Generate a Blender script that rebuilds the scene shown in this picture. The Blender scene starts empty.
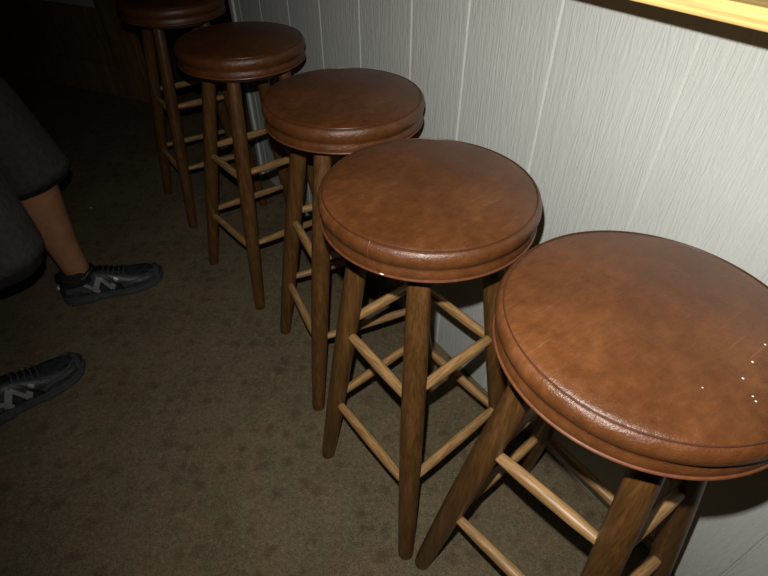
import bpy, bmesh, math, random
from mathutils import Vector, Matrix, noise
random.seed(4)
C = bpy.context.scene.collection
V = Vector
PI = math.pi

# ------------------------------------------------------------------ camera, world, light, exposure
CAM = V((0, 0, 1.157))
FOC = 513.7
RT = V((0.8249977, -0.56513056, -0.00249773))
UP = V((0.37746486, 0.54773658, 0.74666252))
FW = V((0.42059371, 0.61693767, -0.66519835))
cd = bpy.data.cameras.new('camera')
cd.sensor_width = 36.0
cd.lens = FOC * 36.0 / 768.0
cd.clip_start = 0.02
cam = bpy.data.objects.new('camera', cd)
C.objects.link(cam)
cam.matrix_world = Matrix(((RT.x, UP.x, -FW.x, CAM.x), (RT.y, UP.y, -FW.y, CAM.y), (RT.z, UP.z, -FW.z, CAM.z), (0, 0, 0, 1)))
bpy.context.scene.camera = cam

w = bpy.data.worlds.new('room_gloom')
w.use_nodes = True
w.node_tree.nodes['Background'].inputs[0].default_value = (0.75, 0.72, 0.65, 1)
w.node_tree.nodes['Background'].inputs[1].default_value = 0.004
bpy.context.scene.world = w

FLASH_W = 38.0
ld = bpy.data.lights.new('camera_flash', 'SPOT')          # the compact camera's own flash, up and left of its lens
ld.energy = FLASH_W
ld.color = (1.0, 0.97, 0.92)
ld.shadow_soft_size = 0.006
ld.spot_size = math.radians(126)
ld.spot_blend = 1.0
fl = bpy.data.objects.new('camera_flash', ld)
C.objects.link(fl)
fl.location = CAM - RT * 0.015 + UP * 0.07
fl.rotation_euler = (FW + RT * 0.22 - UP * 0.10).to_track_quat('-Z', 'Y').to_euler()

vs = bpy.context.scene.view_settings
vs.view_transform = 'Standard'
vs.look = 'None'
vs.gamma = 1
vs.exposure = 0.0
vs.use_curve_mapping = False

# ------------------------------------------------------------------ helpers
def link(name, bm, m=None, parent=None, smooth=True, angle=40):
    me = bpy.data.meshes.new(name)
    bmesh.ops.recalc_face_normals(bm, faces=bm.faces)
    bm.to_mesh(me); bm.free()
    if smooth:
        for p in me.polygons: p.use_smooth = True
        try: me.set_sharp_from_angle(angle=math.radians(angle))
        except Exception: pass
    o = bpy.data.objects.new(name, me)
    C.objects.link(o)
    if m: me.materials.append(m)
    if parent: o.parent = parent
    return o

def thing(name, label, cat, loc=(0, 0, 0), rotz=0, group=None):
    o = bpy.data.objects.new(name, None)
    C.objects.link(o)
    o.location = loc; o.rotation_euler = (0, 0, rotz); o.empty_display_size = .05
    tag(o, label, cat, group)
    return o

def tag(o, label, cat, group=None, kind=None):
    o['label'] = label; o['category'] = cat
    if group: o['group'] = group
    if kind: o['kind'] = kind
    return o

def struct(o, label=None):
    o['kind'] = 'structure'
    if label: o['label'] = label
    return o

def add_box(bm, a, b, bevel=0):
    x0, y0, z0 = a; x1, y1, z1 = b
    vs_ = [bm.verts.new(c) for c in ((x0,y0,z0),(x1,y0,z0),(x1,y1,z0),(x0,y1,z0),(x0,y0,z1),(x1,y0,z1),(x1,y1,z1),(x0,y1,z1))]
    fs = [bm.faces.new([vs_[i] for i in q]) for q in ((0,3,2,1),(4,5,6,7),(0,1,5,4),(1,2,6,5),(2,3,7,6),(3,0,4,7))]
    if bevel:
        es = list({e for f in fs for e in f.edges})
        bmesh.ops.bevel(bm, geom=es, offset=bevel, segments=3, profile=0.6, affect='EDGES')

def frame(d):
    d = d.normalized()
    a = V((0, 0, 1)) if abs(d.z) < .9 else V((1, 0, 0))
    u = d.cross(a).normalized()
    return u, d.cross(u).normalized()

def add_tube(bm, pts, rad, n=20, cap=True, closed=False, sq=None):
    """tube through pts; rad a number or a list; sq (a,b) flattens the section"""
    pts = [V(p) for p in pts]
    rings = []
    N = len(pts)
    u = None
    for i, p in enumerate(pts):
        if closed: d = pts[(i+1) % N] - pts[i-1]
        else: d = pts[min(i+1, N-1)] - pts[max(i-1, 0)]
        d.normalize()
        if u is None: u, v = frame(d)
        else:
            u = (u - d * u.dot(d)).normalized(); v = d.cross(u)
        r = rad[i] if isinstance(rad, (list, tuple)) else rad
        rings.append([bm.verts.new(p + (u*math.cos(2*PI*k/n) + v*math.sin(2*PI*k/n))*r) for k in range(n)])
    for i in range(N if closed else N-1):
        a, b = rings[i], rings[(i+1) % N]
        for k in range(n):
            bm.faces.new((a[k], a[(k+1) % n], b[(k+1) % n], b[k]))
    if cap and not closed:
        bm.faces.new(rings[0][::-1]); bm.faces.new(rings[-1])

def add_lathe(bm, prof, n=96):
    rings = []
    for r, z in prof:
        if r < 1e-6: rings.append([bm.verts.new((0, 0, z))])
        else: rings.append([bm.verts.new((r*math.cos(2*PI*k/n), r*math.sin(2*PI*k/n), z)) for k in range(n)])
    for a, b in zip(rings, rings[1:]):
        for k in range(n):
            k2 = (k+1) % n
            if len(a) == 1: bm.faces.new((a[0], b[k], b[k2]))
            elif len(b) == 1: bm.faces.new((a[k], a[k2], b[0]))
            else: bm.faces.new((a[k], a[k2], b[k2], b[k]))

# ------------------------------------------------------------------ materials
def mat(name):
    m = bpy.data.materials.new(name); m.use_nodes = True
    nt = m.node_tree
    b = nt.nodes['Principled BSDF']
    return m, nt, b

def N(nt, t, **kw):
    n = nt.nodes.new(t)
    for k, v in kw.items():
        if k in n.inputs.keys(): n.inputs[k].default_value = v
        else: setattr(n, k, v)
    return n

def coords(nt, scale=(1, 1, 1), src='Object', rot=(0, 0, 0)):
    tc = N(nt, 'ShaderNodeTexCoord'); mp = N(nt, 'ShaderNodeMapping')
    mp.inputs['Scale'].default_value = scale; mp.inputs['Rotation'].default_value = rot
    nt.links.new(tc.outputs[src], mp.inputs[0])
    return mp.outputs[0]

def noise_n(nt, vec, scale, detail=4, rough=.55, dist=0):
    n = N(nt, 'ShaderNodeTexNoise')
    n.inputs['Scale'].default_value = scale; n.inputs['Detail'].default_value = detail
    n.inputs['Roughness'].default_value = rough; n.inputs['Distortion'].default_value = dist
    nt.links.new(vec, n.inputs['Vector'])
    return n.outputs['Fac']

def ramp(nt, fac, stops):
    r = N(nt, 'ShaderNodeValToRGB')
    el = r.color_ramp.elements
    while len(el) < len(stops): el.new(.5)
    for e_, (p, c) in zip(el, stops):
        e_.position = p
        e_.color = (*c, 1) if isinstance(c, (list, tuple)) else (c, c, c, 1)
    nt.links.new(fac, r.inputs[0])
    return r.outputs[0]

def mix(nt, fac, a, b, mode='MIX'):
    m = N(nt, 'ShaderNodeMix', data_type='RGBA', blend_type=mode)
    for i, x in ((0, fac), (6, a), (7, b)):
        if isinstance(x, (int, float)): m.inputs[i].default_value = x
        elif isinstance(x, tuple): m.inputs[i].default_value = (*x, 1)
        else: nt.links.new(x, m.inputs[i])
    return m.outputs[2]

def math_n(nt, op, a, b=None):
    m = N(nt, 'ShaderNodeMath', operation=op)
    for i, x in ((0, a), (1, b)):
        if x is None: continue
        if isinstance(x, (int, float)): m.inputs[i].default_value = x
        else: nt.links.new(x, m.inputs[i])
    return m.outputs[0]

def bump(nt, b, h, strength, dist=0.002):
    bp = N(nt, 'ShaderNodeBump')
    bp.inputs['Strength'].default_value = strength; bp.inputs['Distance'].default_value = dist
    nt.links.new(h, bp.inputs['Height']); nt.links.new(bp.outputs[0], b.inputs['Normal'])

def rgb(r, g, b):
    f = lambda c: (c/255/12.92) if c/255 <= .04045 else ((c/255+.055)/1.055)**2.4
    return (f(r), f(g), f(b))

def m_leather(name='brown_leather'):
    m, nt, b = mat(name)
    co = coords(nt)
    big = noise_n(nt, co, 9, 5, .6, .6)
    fine = noise_n(nt, co, 60, 5, .65)
    base = ramp(nt, big, [(.30, (.078, .026, .0075)), (.52, (.108, .037, .0105)), (.72, (.150, .056, .018))])
    mott = ramp(nt, fine, [(.3, .80), (.7, 1.16)])
    base = mix(nt, 1.0, base, mott, 'MULTIPLY')
    strk = noise_n(nt, coords(nt, (10, 34, 10), rot=(0, 0, .5)), 1.5, 6, .7, 2.5)
    base = mix(nt, 1.0, base, ramp(nt, strk, [(.33, .86), (.64, 1.1)]), 'MULTIPLY')
    # pale hairline scuffs, worn in along one way
    sc = coords(nt, (9, 160, 9), rot=(0, 0, .9))
    s = noise_n(nt, sc, 1.6, 3, .5, .8)
    s = ramp(nt, s, [(.66, 0), (.73, 1)])
    patch = ramp(nt, noise_n(nt, co, 7, 2), [(.5, 0), (.65, .38)])
    base = mix(nt, math_n(nt, 'MULTIPLY', s, patch), base, (.32, .15, .065))
    nt.links.new(base, b.inputs['Base Color'])
    ro = ramp(nt, fine, [(.3, .27), (.7, .42)])
    nt.links.new(ro, b.inputs['Roughness'])
    b.inputs['Specular IOR Level'].default_value = .5
    vor = N(nt, 'ShaderNodeTexVoronoi', feature='DISTANCE_TO_EDGE'); vor.inputs['Scale'].default_value = 300
    nt.links.new(co, vor.inputs['Vector'])
    g = ramp(nt, vor.outputs['Distance'], [(0, 0), (.25, 1)])
    wr = noise_n(nt, coords(nt, (1, 1.8, 3), rot=(0, 0, .6)), 38, 7, .68, 2.2)
    h = math_n(nt, 'ADD', math_n(nt, 'MULTIPLY', g, .11), math_n(nt, 'MULTIPLY', wr, 1.0))
    bump(nt, b, h, .50, .0018)
    return m

def m_wood(name, c0, c1, c2, scale=(60, 60, 5), rough=.38, src='Object', grain=1.0, bs=.25, wear=None):
    m, nt, b = mat(name)
    co = coords(nt, scale, src)
    g = noise_n(nt, co, 1.0*grain, 6, .62, .7)
    base = ramp(nt, g, [(.32, c0), (.52, c1), (.70, c2)])
    fine = noise_n(nt, coords(nt, tuple(s*4 for s in scale), src), grain, 3, .5)
    base = mix(nt, 1.0, base, ramp(nt, fine, [(.35, .72), (.6, 1.08)]), 'MULTIPLY')
    if wear:
        wn = ramp(nt, noise_n(nt, coords(nt, (1, 1, 1), src), 26, 4, .6), [(.56, 0), (.68, .6)])
        base = mix(nt, wn, base, wear)
    nt.links.new(base, b.inputs['Base Color'])
    b.inputs['Roughness'].default_value = rough
    bump(nt, b, fine, bs, .0006)
    return m

def m_plain(name, c, rough=.5, metal=0.0, nscale=90, var=.2, bs=.15, bd=.0006):
    m, nt, b = mat(name)
    n = noise_n(nt, coords(nt), nscale, 4, .6)
    nt.links.new(mix(nt, 1.0, c, ramp(nt, n, [(.3, 1-var), (.7, 1+var)]), 'MULTIPLY'), b.inputs['Base Color'])
    b.inputs['Roughness'].default_value = rough; b.inputs['Metallic'].default_value = metal
    bump(nt, b, n, bs, bd)
    return m

LEATHER = m_leather()
PIPING = m_plain('dark_piping', (.06, .020, .009), .35)
LIP = m_plain('lower_piping_leather', (.12, .040, .016), .40)
SEAMM = m_plain('stitched_seam_leather', (.115, .045, .018), .45)
LEGW = m_wood('walnut_stained_leg', (.070, .032, .008), (.108, .048, .0135), (.150, .070, .022), (85, 85, 5), .36)
RUNGW = m_wood('worn_oak_rung', (.13, .075, .03), (.24, .145, .065), (.36, .23, .115), (90, 90, 90), .42, grain=.5, wear=(.42, .29, .16))
BOARDW = m_wood('dark_seat_board', (.02, .011, .005), (.035, .02, .009), (.05, .03, .014), (20, 60, 20), .6)
PINE = m_wood('varnished_pine', (.72, .45, .14), (.80, .56, .20), (.86, .66, .27), (22, 1.6, 60), .30, bs=.05)
SPECK = m_plain('white_paint', (.8, .76, .68), .5)

# ---- wall paint over embossed wood-grain panelling
def m_wall():
    m, nt, b = mat('grey_white_painted_panel')
    co = coords(nt, (1, 1, 1))
    low = noise_n(nt, co, 3, 3)
    base = ramp(nt, low, [(.3, (.56, .585, .55)), (.7, (.60, .625, .585))])
    st = ramp(nt, noise_n(nt, co, 5.5, 2), [(.66, 0), (.74, .16)])
    base = mix(nt, st, base, (.66, .53, .42))
    nt.links.new(base, b.inputs['Base Color'])
    b.inputs['Roughness'].default_value = .42
    g1 = noise_n(nt, coords(nt, (1, 130, 20)), 1.0, 6, .6, 2.6)
    g2 = noise_n(nt, coords(nt, (1, 55, 5.0)), 1.0, 4, .55, 3.5)
    g3 = noise_n(nt, coords(nt, (1, 1.6, .8)), 95, 3, .6, 1.5)
    h = math_n(nt, 'ADD', math_n(nt, 'MULTIPLY', ramp(nt, g1, [(.35, 0), (.65, 1)]), .55), math_n(nt, 'MULTIPLY', ramp(nt, g2, [(.42, 0), (.6, 1)]), .9))
    h = math_n(nt, 'ADD', h, math_n(nt, 'MULTIPLY', g3, .8))
    bump(nt, b, h, .50, .0011)
    return m
WALL = m_wall()

def m_carpet():
    m, nt, b = mat('brown_patterned_carpet')
    co = coords(nt, rot=(0, 0, .62))
    wob = noise_n(nt, co, 14, 3, .6)
    add = N(nt, 'ShaderNodeVectorMath', operation='ADD')
    sc = N(nt, 'ShaderNodeVectorMath', operation='SCALE'); sc.inputs['Scale'].default_value = .05
    nt_n = N(nt, 'ShaderNodeTexNoise'); nt_n.inputs['Scale'].default_value = 16; nt.links.new(co, nt_n.inputs['Vector'])
    nt.links.new(nt_n.outputs['Color'], sc.inputs[0]); nt.links.new(co, add.inputs[0]); nt.links.new(sc.outputs[0], add.inputs[1])
    vor = N(nt, 'ShaderNodeTexVoronoi'); vor.inputs['Scale'].default_value = 20; vor.inputs['Randomness'].default_value = .5
    nt.links.new(add.outputs[0], vor.inputs['Vector'])
    blot = ramp(nt, vor.outputs['Distance'], [(.10, 1), (.42, 0)])
    # swirling paler loops between the blotches
    sw = noise_n(nt, add.outputs[0], 26, 2, .5, 1.0)
    wv = math_n(nt, 'SINE', math_n(nt, 'MULTIPLY', sw, 62.0))
    lines = ramp(nt, wv, [(.35, 0), (.95, 1)])
    tuft = noise_n(nt, co, 330, 3, .7)
    tuft2 = noise_n(nt, co, 90, 4, .7)
    base = ramp(nt, noise_n(nt, co, 5, 3), [(.35, (.150, .117, .069)), (.65, (.195, .150, .088))])
    tint = noise_n(nt, coords(nt, (1, 1, 1)), 8.5, 3, .6, 1.5)
    base = mix(nt, 1.0, base, ramp(nt, tint, [(.36, (.92, 1.0, .97)), (.50, (1, 1, 1)), (.66, (1.10, 1.0, .96))]), 'MULTIPLY')
    base = mix(nt, math_n(nt, 'MULTIPLY', lines, .42), base, (.25, .21, .14))
    base = mix(nt, math_n(nt, 'MULTIPLY', blot, .44), base, (.055, .038, .022))
    base = mix(nt, 1.0, base, ramp(nt, tuft, [(.3, .55), (.7, 1.4)]), 'MULTIPLY')
    base = mix(nt, 1.0, base, ramp(nt, tuft2, [(.3, .70), (.7, 1.25)]), 'MULTIPLY')
    nt.links.new(base, b.inputs['Base Color'])
    b.inputs['Roughness'].default_value = .95; b.inputs['Specular IOR Level'].default_value = .15
    bump(nt, b, tuft, .9, .003)
    return m
CARPET = m_carpet()
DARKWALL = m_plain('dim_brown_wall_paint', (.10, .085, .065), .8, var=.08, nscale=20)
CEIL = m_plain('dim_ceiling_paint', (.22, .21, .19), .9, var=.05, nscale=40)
DOORW = m_wood('dark_oak_door', (.15, .09, .03), (.22, .135, .045), (.28, .18, .065), (30, 30, 3), .45)
GLASSG = m_plain('grey_door_glass', (.42, .44, .42), .12, var=.05)

# ------------------------------------------------------------------ room shell
XL, XR, YB, YF, ZC = -2.6, 2.6, 4.9, -1.8, 2.45
WX, WE = 0.7227, 2.05          # bar wall plane and its far end
def slab(name, a, b, m):
    bm = bmesh.new(); add_box(bm, a, b); return struct(link(name, bm, m, smooth=False))
slab('floor', (XL-.1, YF-.1, -.06), (XR+.1, YB+.1, 0), CARPET)
slab('ceiling', (XL-.1, YF-.1, ZC), (XR+.1, YB+.1, ZC+.08), CEIL)
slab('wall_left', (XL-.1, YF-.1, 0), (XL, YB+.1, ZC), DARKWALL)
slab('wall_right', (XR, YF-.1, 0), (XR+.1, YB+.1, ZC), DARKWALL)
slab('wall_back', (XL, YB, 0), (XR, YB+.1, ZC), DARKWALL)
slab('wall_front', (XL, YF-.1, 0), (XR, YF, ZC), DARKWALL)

# bar wall: painted grooved sheet panelling, 8 inch grooves
def bar_wall():
    bm = bmesh.new()
    y0, y1 = YF, WE
    gs = [.145-.2035*k for k in range(9, 0, -1)] + [.145, .348, .570, .778, .953, 1.163, 1.365, 1.563, 1.778, 1.965]
    prof = [(WX, y0)]
    for g in gs:
        prof += [(WX, g-.0034), (WX+.0005, g-.0029), (WX+.0026, g-.0021), (WX+.0028, g-.0004), (WX+.0006, g+.0021), (WX, g+.0028)]
    prof += [(WX, y1-.034), (WX+.0035, y1-.033), (WX+.0035, y1-.030), (WX-.006, y1-.0295), (WX-.008, y1-.0275), (WX-.008, y1-.002), (WX-.006, y1), (WX+.12, y1), (WX+.12, y0)]
    # z rows so bump shading stays even
    lo = [bm.verts.new((x, y, 0)) for x, y in prof]
    hi = [bm.verts.new((x, y, 1.0222)) for x, y in prof]
    n = len(prof)
    for i in range(n):
        j = (i+1) % n
        bm.faces.new((lo[i], lo[j], hi[j], hi[i]))
    bm.faces.new(lo[::-1]); bm.faces.new(hi)
    return link('wall_bar', bm, WALL, smooth=False)
struct(bar_wall())

# bar counter: pine board overhanging the stools
bm = bmesh.new()
add_box(bm, (.555, YF+.02, 1.0225), (1.20, 2.12, 1.0405), .0018)
cn = link('bar_counter', bm, PINE, smooth=True, angle=50)
tag(cn, 'pale yellow pine bar counter board overhanging the white panelled wall', 'counter')

# dark wooden door at the far end, standing at an angle
def door():
    t = thing('door_1', 'dark wooden panelled door standing at an angle beyond the end of the bar', 'door', (.535, 3.10, 0), math.atan2(.858, -.514))
    t['kind'] = 'structure'
    th = .04      # local +x runs along the leaf, local +y is away from... the back face
    def b(name, x0, x1, z0, z1, y0, y1, m=DOORW, bev=.003):
        bm = bmesh.new(); add_box(bm, (x0, y0, z0), (x1, y1, z1), bev); return link(name, bm, m, t)
    W = 1.45; Z = 2.02
    s = -1
    b('stile', 0, .20, .006, Z, -th, 0); b('stile', W-.16, W, .006, Z, -th, 0)
    b('rail', .2, W-.16, .006, .184, -th, 0)
    b('rail', .2, W-.16, .322, .47, -th, 0)
    b('rail', .2, W-.16, 1.86, Z, -th, 0)
    b('panel', .2, W-.16, .184, .322, -th+.012, -.016)
    b('glass_pane', .2, W-.16, .47, 1.86, -.026, -.018, GLASSG, .001)
    return t
door()

# ------------------------------------------------------------------ bar stools
H = 0.76
def cushion_bm():
    bm = bmesh.new()
    prof = [(0, .009), (.04, .0088), (.08, .0078), (.115, .0060), (.140, .0036), (.153, .0014), (.1580, -.0002), (.1592, -.0014), (.1606, -.0014),
            (.1630, -.0028), (.1655, -.0062), (.1672, -.0115), (.1676, -.0165), (.1666, -.0215), (.1640, -.0262), (.1622, -.0288), (.1618, -.0305),
            (.1626, -.0335), (.1638, -.0380), (.1642, -.0425), (.1632, -.0462), (.155, -.0478), (0, -.0478)]
    add_lathe(bm, prof, 128)
    for v in bm.verts:                       # soft, slightly uneven stuffing
        if v.co.z > -.001:
            r = v.co.xy.length
            f = max(0, 1-(r/.158)**4)
            v.co.z += f*(noise.noise(V((v.co.x*9, v.co.y*9, 3)))*.0022)
        elif -.030 < v.co.z:
            a = math.atan2(v.co.y, v.co.x); k = 1 + .004*noise.noise(V((math.cos(a)*3, math.sin(a)*3, 1)))
            v.co.x *= k; v.co.y *= k
    return bm

def ring_bm(r, z, rr, n=128, sec=8):
    bm = bmesh.new()
    add_tube(bm, [(r*math.cos(2*PI*k/n), r*math.sin(2*PI*k/n), z) for k in range(n)], rr, sec, closed=True)
    return bm

CUSH = PIPE = LOWP = BOARD = None
def leg_axis(top, foot, z):
    k = (top.z - z)/(top.z - foot.z)
    return top + (foot - top)*k

def make_stool(idx, cx, cy, feet, topang, label, seam=None, ss=1.0):
    """feet: four floor points in order left, near, right, far; topang: four angles at the seat board"""
    t = thing('bar_stool', label, 'bar stool', (cx, cy, 0), 0, 'bar stools in a row along the bar wall')
    # seat
    me = link('seat', cushion_bm(), LEATHER, t, angle=60); me.location.z = H; me.scale = (ss, ss, 1)
    p = link('top_piping', ring_bm(.1597, -.0006, .0011), PIPING, me)
    p = link('bottom_piping', ring_bm(.1645, -.0462, .0020), LIP, me)
    if seam is not None:
        bm = bmesh.new()
        for a in seam:
            pr = [(.1606, -.0008), (.1640, -.0040), (.1676, -.0115), (.1681, -.0165), (.1670, -.0215), (.1642, -.0268), (.1625, -.030), (.1630, -.034), (.1643, -.038)]
            add_tube(bm, [(r*math.cos(a), r*math.sin(a), z) for r, z in pr], .00055, 8)
        link('side_seam', bm, SEAMM, me)
    bm = bmesh.new()
    add_lathe(bm, [(0, .7120), (.134, .7120), (.135, .7105), (.135, .6990), (.133, .6965), (0, .6965)], 64)
    link('seat_board', bm, BOARDW, t)
    tops, fts = [], []
    for k in range(4):
        a = topang[k]
        top = V((.102*math.cos(a), .102*math.sin(a), .6975))
        f = V((feet[k][0]-cx, feet[k][1]-cy, 0))
        tops.append(top); fts.append(f)
        bm = bmesh.new()
        d = (f - top)
        # turned profile, then cut flush with the floor
        prof = [(0, .0165), (.04, .0180), (.15, .0192), (.30, .0204), (.45, .0208), (.60, .0204), (.75, .0193), (.88, .0179), (.965, .0168), (.992, .0164), (1.0, .0150)]
        add_tube(bm, [top + d*s for s, r in prof], [r for s, r in prof], 28)
        for v in bm.verts:
            if v.co.z < .012 and (v.co - f).length < .03:
                v.co.z = max(v.co.z*.25, 0.0)
        link('leg', bm, LEGW, t)
    hs = {(0, 1): (.427, .212), (2, 3): (.424, .205), (1, 2): (.449, .229), (3, 0): (.452, .226)}
    if idx == 0: hs = {(0, 1): (.472, .250), (2, 3): (.440, .236), (1, 2): (.449, .229), (3, 0): (.455, .226)}
    for (i, j), zz in hs.items():
        for z in zz:
            A = leg_axis(tops[i], fts[i], z); B = leg_axis(tops[j], fts[j], z)
            d = (B-A).normalized(); A = A + d*.012; B = B - d*.012
            L = (B-A).length
            bm = bmesh.new()
            ss = [0, .08, .25, .5, .75, .92, 1]
            # built lying along local z so the grain runs with the dowel
            add_tube(bm, [(0, 0, L*s) for s in ss], [.0076, .0088, .0101, .0106, .0101, .0088, .0076], 18)
            r = link('rung', bm, RUNGS, t)
            r.location = A; r.rotation_euler = (B-A).to_track_quat('Z', 'Y').to_euler()
    return t
RUNGS = m_wood('worn_oak_dowel', (.20, .105, .036), (.32, .18, .068), (.45, .27, .115), (110, 110, 9), .42, wear=(.40, .27, .14))

D = math.radians
def sym(cx, cy, a, k, r=.223):
    th = D(a) + [PI, PI*1.5, 0, PI*.5][k]
    return (cx + r*math.cos(th), cy + r*math.sin(th))
S = [
 (.4666, .1643, [(.305, .308), (.347, .004), (.625, -.009), (.634, .336)], [142.5, 233.4, -47.5, 51],
  'nearest brown leather bar stool, cut by the right frame edge, white specks on its seat', (D(197.5),)),
 (.4356, .5187, [(.268, .642), (.287, .342), (.604, .385), (.585, .690)], [130, 226.9, -38.5, 51.5],
  'second nearest brown leather bar stool, wholly in view, pale chip on its lower rim', (D(203.5),)),
 (.5140, .8974, [(.367, 1.082), (.315, .777), (.643, .713), (.693, 1.023)], [126, 213.7, -55.7, 34.3],
  'middle bar stool of the five, brown leather seat, between the second and fourth', None),
 (.4890, 1.3700, [(.306, 1.532), (.347, 1.224), (.655, 1.222), (.643, 1.537)], [135, 231.1, -41.7, 48.3],
  'fourth bar stool from the camera, dim brown seat, near the far end of the wall', None),
 (.4809, 1.9235, [(.316, 2.097), (.322, 1.798), (.616, 1.787), (.640, 2.073)], [140.8, 222, -48, 42],
  'farthest bar stool with very dark seat cut by the top frame edge', None),
]
stools = []
for i, (cx, cy, feet, ta, lab, seam) in enumerate(S):
    stools.append(make_stool(i, cx, cy, feet, [D(x) for x in ta], lab, seam, (1, 1, .984, .984, 1)[i]))

# paint specks on the nearest seat, chip on the second
def ray(u, v):
    return RT*((u-384)/FOC) + UP*((288-v)/FOC) + FW
seat0 = [c for c in stools[0].children if c.name.startswith('seat') and 'board' not in c.name][0]
def speck(parent, x, y, z, r, sq=.35):
    bm = bmesh.new(); bmesh.ops.create_icosphere(bm, subdivisions=2, radius=r)
    for v in bm.verts: v.co.z *= sq; v.co.x *= 1 + .3*noise.noise(v.co*900)
    o = link('paint_speck', bm, SPECK, parent); o.location = (x, y, z); return o
dome = [(0, .009), (.04, .0088), (.08, .0078), (.115, .0060), (.140, .0036), (.153, .0014)]
def dome_z(x, y):
    q = math.hypot(x, y)
    for a_, b_ in zip(dome, dome[1:]):
        if a_[0] <= q <= b_[0]: z = a_[1] + (b_[1]-a_[1])*(q-a_[0])/(b_[0]-a_[0]); break
    return z + (1-(q/.158)**4)*noise.noise(V((x*9, y*9, 3)))*.0022
for (x, y, r) in ((.049, -.0928, .0011), (.0158, -.0975, .0012), (-.0112, -.1028, .0012), (-.0232, -.1189, .0010), (-.026, -.1233, .0010), (-.0528, -.0871, .0008)):
    speck(seat0, x, y, dome_z(x, y) + .0002, r)
seat1 = [c for c in stools[1].children if c.name.startswith('seat') and 'board' not in c.name][0]
a = D(210.5)
bm = bmesh.new(); add_tube(bm, [(.1655*math.cos(a+q), .1655*math.sin(a+q), -.0452) for q in (-.022, 0, .02)], [.0005, .0012, .0005], 8)
link('paint_chip', bm, SPECK, seat1)

# ------------------------------------------------------------------ person
SKIN = m_plain('skin', (.40, .195, .098), .5, nscale=40, var=.12, bs=.2)
SHORTS = m_plain('grey_twill', (.062, .056, .048), .9, nscale=70, var=.22, bs=.9, bd=.006)
HEM_SHADE = m_plain('black_hem_shade', (.012, .012, .014), .9)  # near-black stand-in for the shade below the shorts
SHIRT = m_plain('dark_red_cotton', (.10, .02, .02), .9, nscale=200)
HAIR = m_plain('dark_brown_hair', (.03, .02, .012), .6, nscale=300, var=.4, bs=.8, bd=.003)
SHOE_M = m_plain('charcoal_mesh_fabric', (.028, .031, .034), .45, nscale=75, var=.8, bs=.8, bd=.001)
SHOE_S = m_plain('silver_overlay', (.36, .37, .39), .30, metal=.35, nscale=60)
SHOE_G = m_plain('dark_grey_overlay', (.065, .068, .075), .30)
SHOE_K = m_plain('black_shoe_trim', (.010, .010, .011), .5)
SOLE = m_plain('slate_rubber_sole', (.060, .065, .068), .6)
SOCK = m_plain('black_sock_knit', (.012, .012, .013), .95, nscale=300)
WHITE = m_plain('reflective_tab', (.75, .75, .75), .3)

person = thing('person', 'person standing at the left frame edge in grey knee-length shorts and dark running shoes', 'person', (-.24, 1.44, 0))
PO = V((-.24, 1.44, 0))

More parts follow.
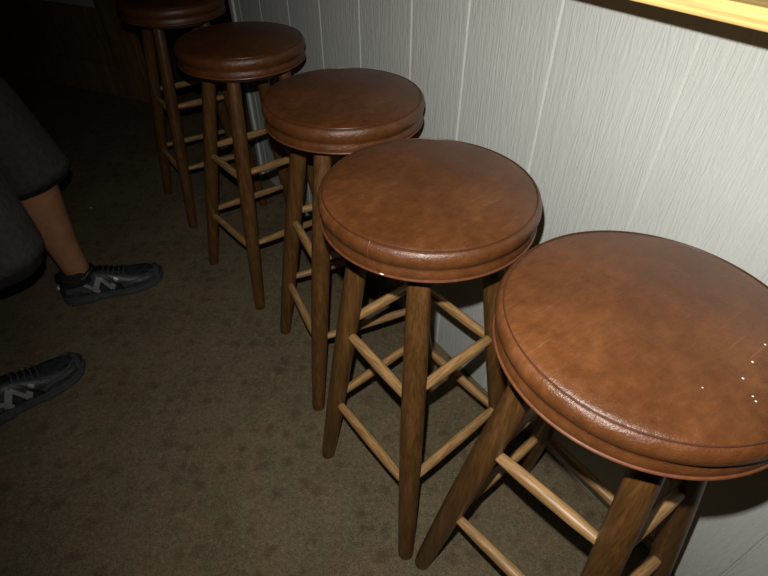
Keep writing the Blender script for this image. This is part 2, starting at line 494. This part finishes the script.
def skin_body():
    P = {}
    def a(n, x, y, z, r): P[n] = (V((x, y, z)) - PO, r)
    a('pelvis', -.24, 1.44, .93, .120)
    a('belly', -.24, 1.44, 1.06, .115); a('chest', -.23, 1.44, 1.24, .130); a('upper', -.225, 1.44, 1.37, .105)
    a('neck', -.215, 1.44, 1.46, .052); a('neck2', -.205, 1.44, 1.53, .052)
    a('skull', -.195, 1.44, 1.60, .082); a('crown', -.20, 1.44, 1.68, .078)
    # near leg (his right)
    a('hipR', -.235, 1.345, .86, .090); a('thighR', -.215, 1.30, .66, .076); a('kneeR', -.235, 1.27, .475, .053)
    a('calfR', -.325, 1.250, .335, .048); a('shinR', -.372, 1.240, .20, .036); a('ankR', -.395, 1.235, .095, .034); a('heelR', -.392, 1.237, .055, .024)
    a('toesR', -.27, 1.265, .036, .014)
    # far leg (his left)
    a('hipL', -.215, 1.535, .86, .090); a('thighL', -.135, 1.575, .66, .076); a('kneeL', -.082, 1.600, .475, .054)
    a('calfL', -.108, 1.608, .345, .068); a('shinL', -.102, 1.608, .20, .046); a('ankL', -.096, 1.604, .095, .040); a('heelL', -.090, 1.602, .055, .024)
    a('toesL', .02, 1.580, .036, .014)
    # arms
    a('shR', -.225, 1.27, 1.38, .056); a('elR', -.31, 1.18, 1.12, .039); a('frR', -.325, 1.16, 1.01, .036); a('wrR', -.34, 1.15, .86, .026); a('palmR', -.345, 1.15, .79, .030)
    a('shL', -.225, 1.61, 1.38, .056); a('elL', -.21, 1.70, 1.12, .039); a('frL', -.15, 1.70, 1.02, .036); a('wrL', -.130, 1.685, .925, .026); a('palmL', -.105, 1.665, .865, .030)
    E = ['pelvis belly', 'belly chest', 'chest upper', 'upper neck', 'neck neck2', 'neck2 skull', 'skull crown',
         'pelvis hipR', 'hipR thighR', 'thighR kneeR', 'kneeR calfR', 'calfR shinR', 'shinR ankR', 'ankR heelR', 'heelR toesR',
         'pelvis hipL', 'hipL thighL', 'thighL kneeL', 'kneeL calfL', 'calfL shinL', 'shinL ankL', 'ankL heelL', 'heelL toesL',
         'upper shR', 'shR elR', 'elR frR', 'frR wrR', 'wrR palmR', 'upper shL', 'shL elL', 'elL frL', 'frL wrL', 'wrL palmL']
    # fingers: index, middle, ring, little curl a little; thumb leaves the side of the palm
    for s, bx, by, bz, yy in (('R', -.345, 1.15, .79, 1), ('L', -.105, 1.665, .865, 1)):
        dirn = V((.18, 0, -1)).normalized() if s == 'R' else V((.42, -.18, -.88)).normalized()
        fw = V((1, 0, .18)).normalized() if s == 'R' else V((.86, .1, .45)).normalized()
        inn = dirn.cross(fw)
        inn = inn if (inn.y > 0) == (s == 'R') else -inn
        for q, (off, ln) in enumerate(((.030, .070), (.010, .080), (-.010, .074), (-.030, .058))):
            r0 = V((bx, by, bz)) + dirn*.018 + fw*off*.8
            for j, (l, cu) in enumerate(((.030, 0), (.030+ln*.45, .006), (.030+ln, .018))):
                n = f'f{s}{q}{j}'
                pt = r0 + dirn*l + inn*cu + fw*off*.12*j
                P[n] = (pt - PO, (.0092, .0084, .0072)[j])
                E.append((f'palm{s}' if j == 0 else f'f{s}{q}{j-1}') + ' ' + n)
        for j, (l, o) in enumerate(((.004, .036), (.030, .050), (.055, .056))):
            n = f't{s}{j}'
            P[n] = (V((bx, by, bz)) + dirn*l + fw*o + inn*.012 - PO, (.0115, .0100, .0085)[j])
            E.append((f'palm{s}' if j == 0 else f't{s}{j-1}') + ' ' + n)
    names = list(P); ix = {n: i for i, n in enumerate(names)}
    me = bpy.data.meshes.new('body')
    me.from_pydata([P[n][0] for n in names], [tuple(ix[q] for q in e.split()) for e in E], [])
    o = bpy.data.objects.new('body', me); C.objects.link(o); o.parent = person
    md = o.modifiers.new('skin', 'SKIN')
    for i, n in enumerate(names):
        r = P[n][1]; sv = me.skin_vertices[0].data[i]
        sv.radius = (r, r)
        if n in ('chest', 'upper', 'belly', 'pelvis'): sv.radius = (r*1.25, r*.85)
    me.skin_vertices[0].data[ix['pelvis']].use_root = True
    md.use_smooth_shade = True
    sb = o.modifiers.new('sub', 'SUBSURF'); sb.levels = 2; sb.render_levels = 2
    me.materials.append(SKIN)
    return o
body = skin_body()

def loft(rings, closed_top=False, closed_bot=False, n=40, wob=0, seed=0):
    """rings: (centre, rx, ry, tilt normal) elliptical rings"""
    bm = bmesh.new(); R_ = []
    for i, (c, rx, ry) in enumerate(rings):
        c = V(c) - PO
        r_ = []
        for k in range(n):
            a = 2*PI*k/n
            w_ = 1 + wob*noise.noise(V((math.cos(a)*1.6+seed, math.sin(a)*1.6, c.z*9)))
            r_.append(bm.verts.new((c.x + rx*w_*math.cos(a), c.y + ry*w_*math.sin(a), c.z)))
        R_.append(r_)
    for a, b in zip(R_, R_[1:]):
        for k in range(n): bm.faces.new((a[k], a[(k+1) % n], b[(k+1) % n], b[k]))
    if closed_top: bm.faces.new(R_[-1])
    if closed_bot: bm.faces.new(R_[0][::-1])
    return bm, R_

def tilt(bm, z0, z1, sx, sy, c):
    """slant the rings near z0 (the hem) so it follows the leg"""
    for v in bm.verts:
        k = max(0, min(1, (z1 - v.co.z)/(z1 - z0)))
        v.co.z += k*((v.co.x-c[0])*sx + (v.co.y-c[1])*sy)

# shorts: waist + two wide legs, each open at the hem, as one cloth mesh
def shorts():
    bm = bmesh.new()
    legs = [
     [((-.204, 1.270, .412), .088, .092), ((-.204, 1.272, .44), .089, .092), ((-.208, 1.285, .56), .090, .092), ((-.218, 1.305, .70), .098, .096), ((-.232, 1.345, .83), .110, .100), ((-.24, 1.375, .90), .125, .105)],
     [((-.086, 1.598, .436), .092, .094), ((-.086, 1.597, .462), .091, .094), ((-.108, 1.590, .57), .092, .094), ((-.150, 1.572, .70), .100, .097), ((-.205, 1.535, .83), .112, .100), ((-.235, 1.505, .90), .125, .105)]]
    for li, L in enumerate(legs):
        b2, R_ = loft(L, n=44, wob=.11, seed=li*5)
        tilt(b2, L[0][0][2], .60, (.10, .16)[li], (-.12, -.10)[li], (V(L[0][0])-PO))
        me = bpy.data.meshes.new('tmp'); b2.to_mesh(me); b2.free(); bm.from_mesh(me); bpy.data.meshes.remove(me)
    b2, _ = loft([((-.238, 1.44, .83), .125, .185), ((-.24, 1.44, .90), .130, .190), ((-.24, 1.44, .98), .128, .178), ((-.24, 1.44, 1.03), .124, .172)], n=44, wob=.02)
    me = bpy.data.meshes.new('tmp'); b2.to_mesh(me); b2.free(); bm.from_mesh(me); bpy.data.meshes.remove(me)
    o = link('shorts', bm, SHORTS, person)
    so = o.modifiers.new('thick', 'SOLIDIFY'); so.thickness = .004; so.offset = -1
    # dark inner band run below each hem to paint in the shadow there
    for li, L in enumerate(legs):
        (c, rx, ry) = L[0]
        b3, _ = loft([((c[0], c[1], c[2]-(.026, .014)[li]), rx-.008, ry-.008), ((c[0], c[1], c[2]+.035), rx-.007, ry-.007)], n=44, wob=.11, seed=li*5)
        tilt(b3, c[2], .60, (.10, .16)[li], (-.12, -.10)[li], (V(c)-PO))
        h = link('hem_shade_band', b3, HEM_SHADE, o)
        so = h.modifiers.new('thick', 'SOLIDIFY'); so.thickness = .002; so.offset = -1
    return o
shorts()

bm, _ = loft([((-.24, 1.44, .93), .140, .195), ((-.24, 1.44, 1.05), .140, .188), ((-.232, 1.44, 1.20), .142, .192), ((-.228, 1.44, 1.32), .132, .200), ((-.225, 1.44, 1.40), .110, .180), ((-.218, 1.44, 1.455), .075, .095), ((-.214, 1.44, 1.47), .062, .066)], n=48, wob=.03)
for (c0, c1) in (((-.225, 1.30, 1.40), (-.238, 1.225, 1.19)), ((-.225, 1.58, 1.40), (-.216, 1.660, 1.19))):
    add_tube(bm, [V(c0)-PO, (V(c0)+V(c1))/2-PO+V((0, 0, .01)), V(c1)-PO], [.072, .066, .066], 28, cap=False)
sh = link('t_shirt', bm, SHIRT, person)
so = sh.modifiers.new('thick', 'SOLIDIFY'); so.thickness = .003

def head_bits():
    hc = V((-.190, 1.44, 1.615)) - PO
    bm = bmesh.new(); bmesh.ops.create_uvsphere(bm, u_segments=36, v_segments=24, radius=1)
    for v in bm.verts:
        x, y, z = v.co
        n = 1 + .03*noise.noise(v.co*6)
        v.co = V((x*.100*n, y*.083*n, z*.118*n))
        if x > 0 and z < -.1: v.co.x *= 1 + .05*(-z)
    # keep only the cap of hair
    dele = [v for v in bm.verts if (v.co.x > .035 and v.co.z < .062) or v.co.z < -.045 or (v.co.x > .0 and v.co.z < .0)]
    bmesh.ops.delete(bm, geom=dele, context='VERTS')
    for v in bm.verts: v.co += hc + V((-.008, 0, .012))
    h = link('hair', bm, HAIR, person)
    so = h.modifiers.new('thick', 'SOLIDIFY'); so.thickness = .012
    for s in (-1, 1):
        bm = bmesh.new(); bmesh.ops.create_uvsphere(bm, u_segments=16, v_segments=12, radius=.0125)
        e = link('eye', bm, m_plain('eye_white', (.7, .7, .68), .2), person); e.location = hc + V((.068, s*.031, .004))
        bm = bmesh.new(); add_tube(bm, [hc+V((-.002, s*.078, .022)), hc+V((-.010, s*.088, .018)), hc+V((-.012, s*.089, -.004)), hc+V((-.002, s*.079, -.026))], [.006, .010, .009, .006], 12)
        link('ear', bm, SKIN, person)
    bm = bmesh.new(); add_tube(bm, [hc+V((.076, 0, .010)), hc+V((.090, 0, -.012)), hc+V((.098, 0, -.026)), hc+V((.080, 0, -.034))], [.008, .011, .014, .010], 14)
    link('nose', bm, SKIN, person)
    bm = bmesh.new(); add_tube(bm, [hc+V((.070, -.026, -.058)), hc+V((.080, 0, -.056)), hc+V((.070, .026, -.058))], [.003, .006, .003], 12)
    link('mouth', bm, m_plain('lips', (.30, .11, .09), .45), person)
head_bits()

# ---- running shoes
def make_shoe(heel, toe, side, wide=1.0):
    """heel, toe: floor points; side +1 when the outer side is to the right of the walking direction"""
    h = V((*heel, 0)); t = V((*toe, 0)); L = (t-h).length
    root = bpy.data.objects.new('shoe', None); C.objects.link(root)
    ang = math.atan2((t-h).y, (t-h).x)
    root.parent = person; root.location = h - PO; root.rotation_euler = (0, 0, ang); root.scale = (1, 1.1, 1.12)
    k = L/.31
    # stations: x, half width, top height, centre y offset, sole height
    ST = [(.000, .012, .050, 0, .030), (.006, .024, .062, 0, .030), (.022, .033, .076, 0, .030), (.050, .037, .080, 0, .029), (.085, .037, .082, .001, .027), (.115, .037, .088, .002, .026),
          (.140, .038, .084, .003, .025), (.170, .042, .074, .003, .024), (.205, .046, .062, .002, .023), (.240, .047, .053, -.001, .022), (.270, .043, .047, -.004, .022), (.292, .033, .040, -.007, .023), (.304, .020, .033, -.009, .024), (.310, .007, .028, -.010, .026)]
    def station(x):
        x = max(0, min(.31, x))
        for a, b in zip(ST, ST[1:]):
            if a[0] <= x <= b[0]:
                f = (x-a[0])/(b[0]-a[0]); return [p + (q-p)*f for p, q in zip(a, b)]
        return list(ST[-1])
    def surf(x, ph, off=0.0):
        """ph from 0 (outer foot edge, at the sole) over the top (90) to 180"""
        _, hw, ht, cy, sz = station(x)
        a = math.radians(ph); c, s = math.cos(a), math.sin(a)
        y = (abs(c)**.8)*(1 if c > 0 else -1)*(hw-.002+off) + cy
        z = sz-.006 + (max(s, 0)**.85)*(ht-sz+.006+off)
        return V((x*k, -side*y*wide, z))
    # upper
    bm = bmesh.new(); rs = []
    for i in range(41):
        x = .31*i/40; rs.append([bm.verts.new(surf(x, 180*j/24)) for j in range(25)])
    for a, b in zip(rs, rs[1:]):
        for j in range(24): bm.faces.new((a[j], a[j+1], b[j+1], b[j]))
        bm.faces.new((a[24], a[0], b[0], b[24]))
    up = link('upper', bm, SHOE_M, root)
    # sole: two layers
    bm = bmesh.new(); rs = []
    for i in range(45):
        x = .31*i/44; _, hw, ht, cy, sz = station(x)
        hw = hw + .004 - (.004 if .10 < x < .17 else 0)
        rocker = .010*max(0, (x-.26)/.05)**2 + .006*max(0, (.02-x)/.02)
        pr = [(-hw+.002, rocker), (-hw-.0005, rocker+.006), (-hw-.001, sz*.6), (-hw+.0015, sz*.8), (-hw, sz-.001), (-hw+.004, sz), (hw-.004, sz), (hw, sz-.001), (hw-.0015, sz*.8), (hw+.001, sz*.6), (hw+.0005, rocker+.006), (hw-.002, rocker)]
        rs.append([bm.verts.new((x*k*1.0, -side*(y+cy)*wide, z)) for y, z in pr])
    for a, b in zip(rs, rs[1:]):
        for j in range(12): bm.faces.new((a[j], a[(j+1) % 12], b[(j+1) % 12], b[j]))
    bm.faces.new(rs[0]); bm.faces.new(rs[-1][::-1])
    link('sole', bm, SOLE, root, angle=55)
    def strip(name, pts, wdt, m, off=.0014, n=None):
        """flat band lying on the upper along pts (x, ph), width in metres"""
        bm = bmesh.new(); P_ = []
        for (a, b) in zip(pts, pts[1:]):
            for q in range(8): P_.append((a[0]+(b[0]-a[0])*q/8, a[1]+(b[1]-a[1])*q/8))
        P_.append(pts[-1])
        rows = []
        for i, (x, ph) in enumerate(P_):
            c = surf(x, ph, off)
            c2 = surf(*P_[min(i+1, len(P_)-1)], off); c1 = surf(*P_[max(i-1, 0)], off)
            d = (c2-c1).normalized()
            nx = (surf(x+.002, ph, off)-surf(x-.002, ph, off)); ny = (surf(x, min(ph+2, 179), off)-surf(x, max(ph-2, 1), off))
            nn = nx.cross(ny)
            if nn.length < 1e-9: nn = V((0, 0, 1))
            nn.normalize()
            if nn.dot(c - V((x*k, 0, .02))) < 0: nn = -nn
            s_ = d.cross(nn).normalized()*wdt/2
            rows.append([bm.verts.new(c - s_ - nn*.0015), bm.verts.new(c - s_*.8 + nn*.0008), bm.verts.new(c + s_*.8 + nn*.0008), bm.verts.new(c + s_ - nn*.0015)])
        for a, b in zip(rows, rows[1:]):
            for j in range(3): bm.faces.new((a[j], a[j+1], b[j+1], b[j]))
            bm.faces.new((a[3], a[0], b[0], b[3]))
        bm.faces.new(rows[0]); bm.faces.new(rows[-1][::-1])
        return link(name, bm, m, root)
    for f in (lambda p: p, lambda p: 180-p):
        # bold silver N-shaped mark on the midfoot
        strip('emblem', [(.100, f(8)), (.125, f(48))], .018, SHOE_S)
        strip('emblem', [(.125, f(48)), (.150, f(10))], .012, SHOE_S, .0018)
        strip('emblem', [(.150, f(10)), (.172, f(46))], .016, SHOE_S, .0022)
        strip('side_overlay', [(.020, f(22)), (.055, f(30)), (.088, f(12))], .014, SHOE_G)
        strip('side_overlay', [(.070, f(45)), (.090, f(25)), (.112, f(6))], .011, SHOE_S)
        strip('side_overlay', [(.178, f(6)), (.205, f(26)), (.240, f(30)), (.275, f(35))], .009, SHOE_G)
        strip('side_overlay', [(.195, f(60)), (.225, f(42)), (.262, f(50)), (.285, f(70))], .006, SHOE_G)
        strip('black_strap', [(.128, f(62)), (.155, f(40)), (.185, f(6))], .010, SHOE_K, .003)
    strip('toe_cap', [(.290, 12), (.293, 50), (.293, 90), (.293, 130), (.290, 168)], .016, SHOE_G)
    strip('tongue', [(.118, 90), (.150, 90), (.205, 90)], .030, SHOE_K, .0016)
    for i in range(5):
        x = .138 + i*.014
        strip('lace', [(x, 60), (x+.007, 90), (x, 120)], .004, SHOE_G, .0045)
    # collar ring and sock
    bm = bmesh.new()
    ring = []
    for q in range(32):
        a = 2*PI*q/32
        x = .062 + .052*math.cos(a); y = .031*math.sin(a)
        ring.append((x*k, y, .082 + .008*math.cos(a)**2 + (.006 if math.cos(a) > .6 else 0)))
    add_tube(bm, ring, .0075, 12, closed=True)
    link('collar', bm, SHOE_K, root)
    bm = bmesh.new()
    rr = [(.055, .070), (.046, .088), (.041, .100), (.0395, .106)]
    R_ = [[bm.verts.new(((.062 + r*.98*math.cos(2*PI*q/28))*k, r*.82*math.sin(2*PI*q/28), z)) for q in range(28)] for r, z in rr]
    for a, b in zip(R_, R_[1:]):
        for q in range(28): bm.faces.new((a[q], a[(q+1) % 28], b[(q+1) % 28], b[q]))
    s = link('sock', bm, SOCK, root)
    so = s.modifiers.new('thick', 'SOLIDIFY'); so.thickness = .002
    bm = bmesh.new(); add_box(bm, (-.003, -.005, .048), (.002, .005, .058), .001)
    link('heel_tab', bm, WHITE, root)
    return root
make_shoe((-.168, 1.612), (.139, 1.560), 1)
make_shoe((-.468, 1.222), (-.168, 1.290), 1)

# small white crumb lying on the carpet
bm = bmesh.new(); bmesh.ops.create_icosphere(bm, subdivisions=2, radius=.0035)
for v in bm.verts: v.co *= 1 + .35*noise.noise(v.co*400); v.co.z = max(v.co.z*.5, -.0012)
cr = link('crumb', bm, SPECK); cr.location = (.019, 2.165, .0014)
tag(cr, 'tiny white crumb on the dark carpet beyond the forward running shoe', 'crumb')
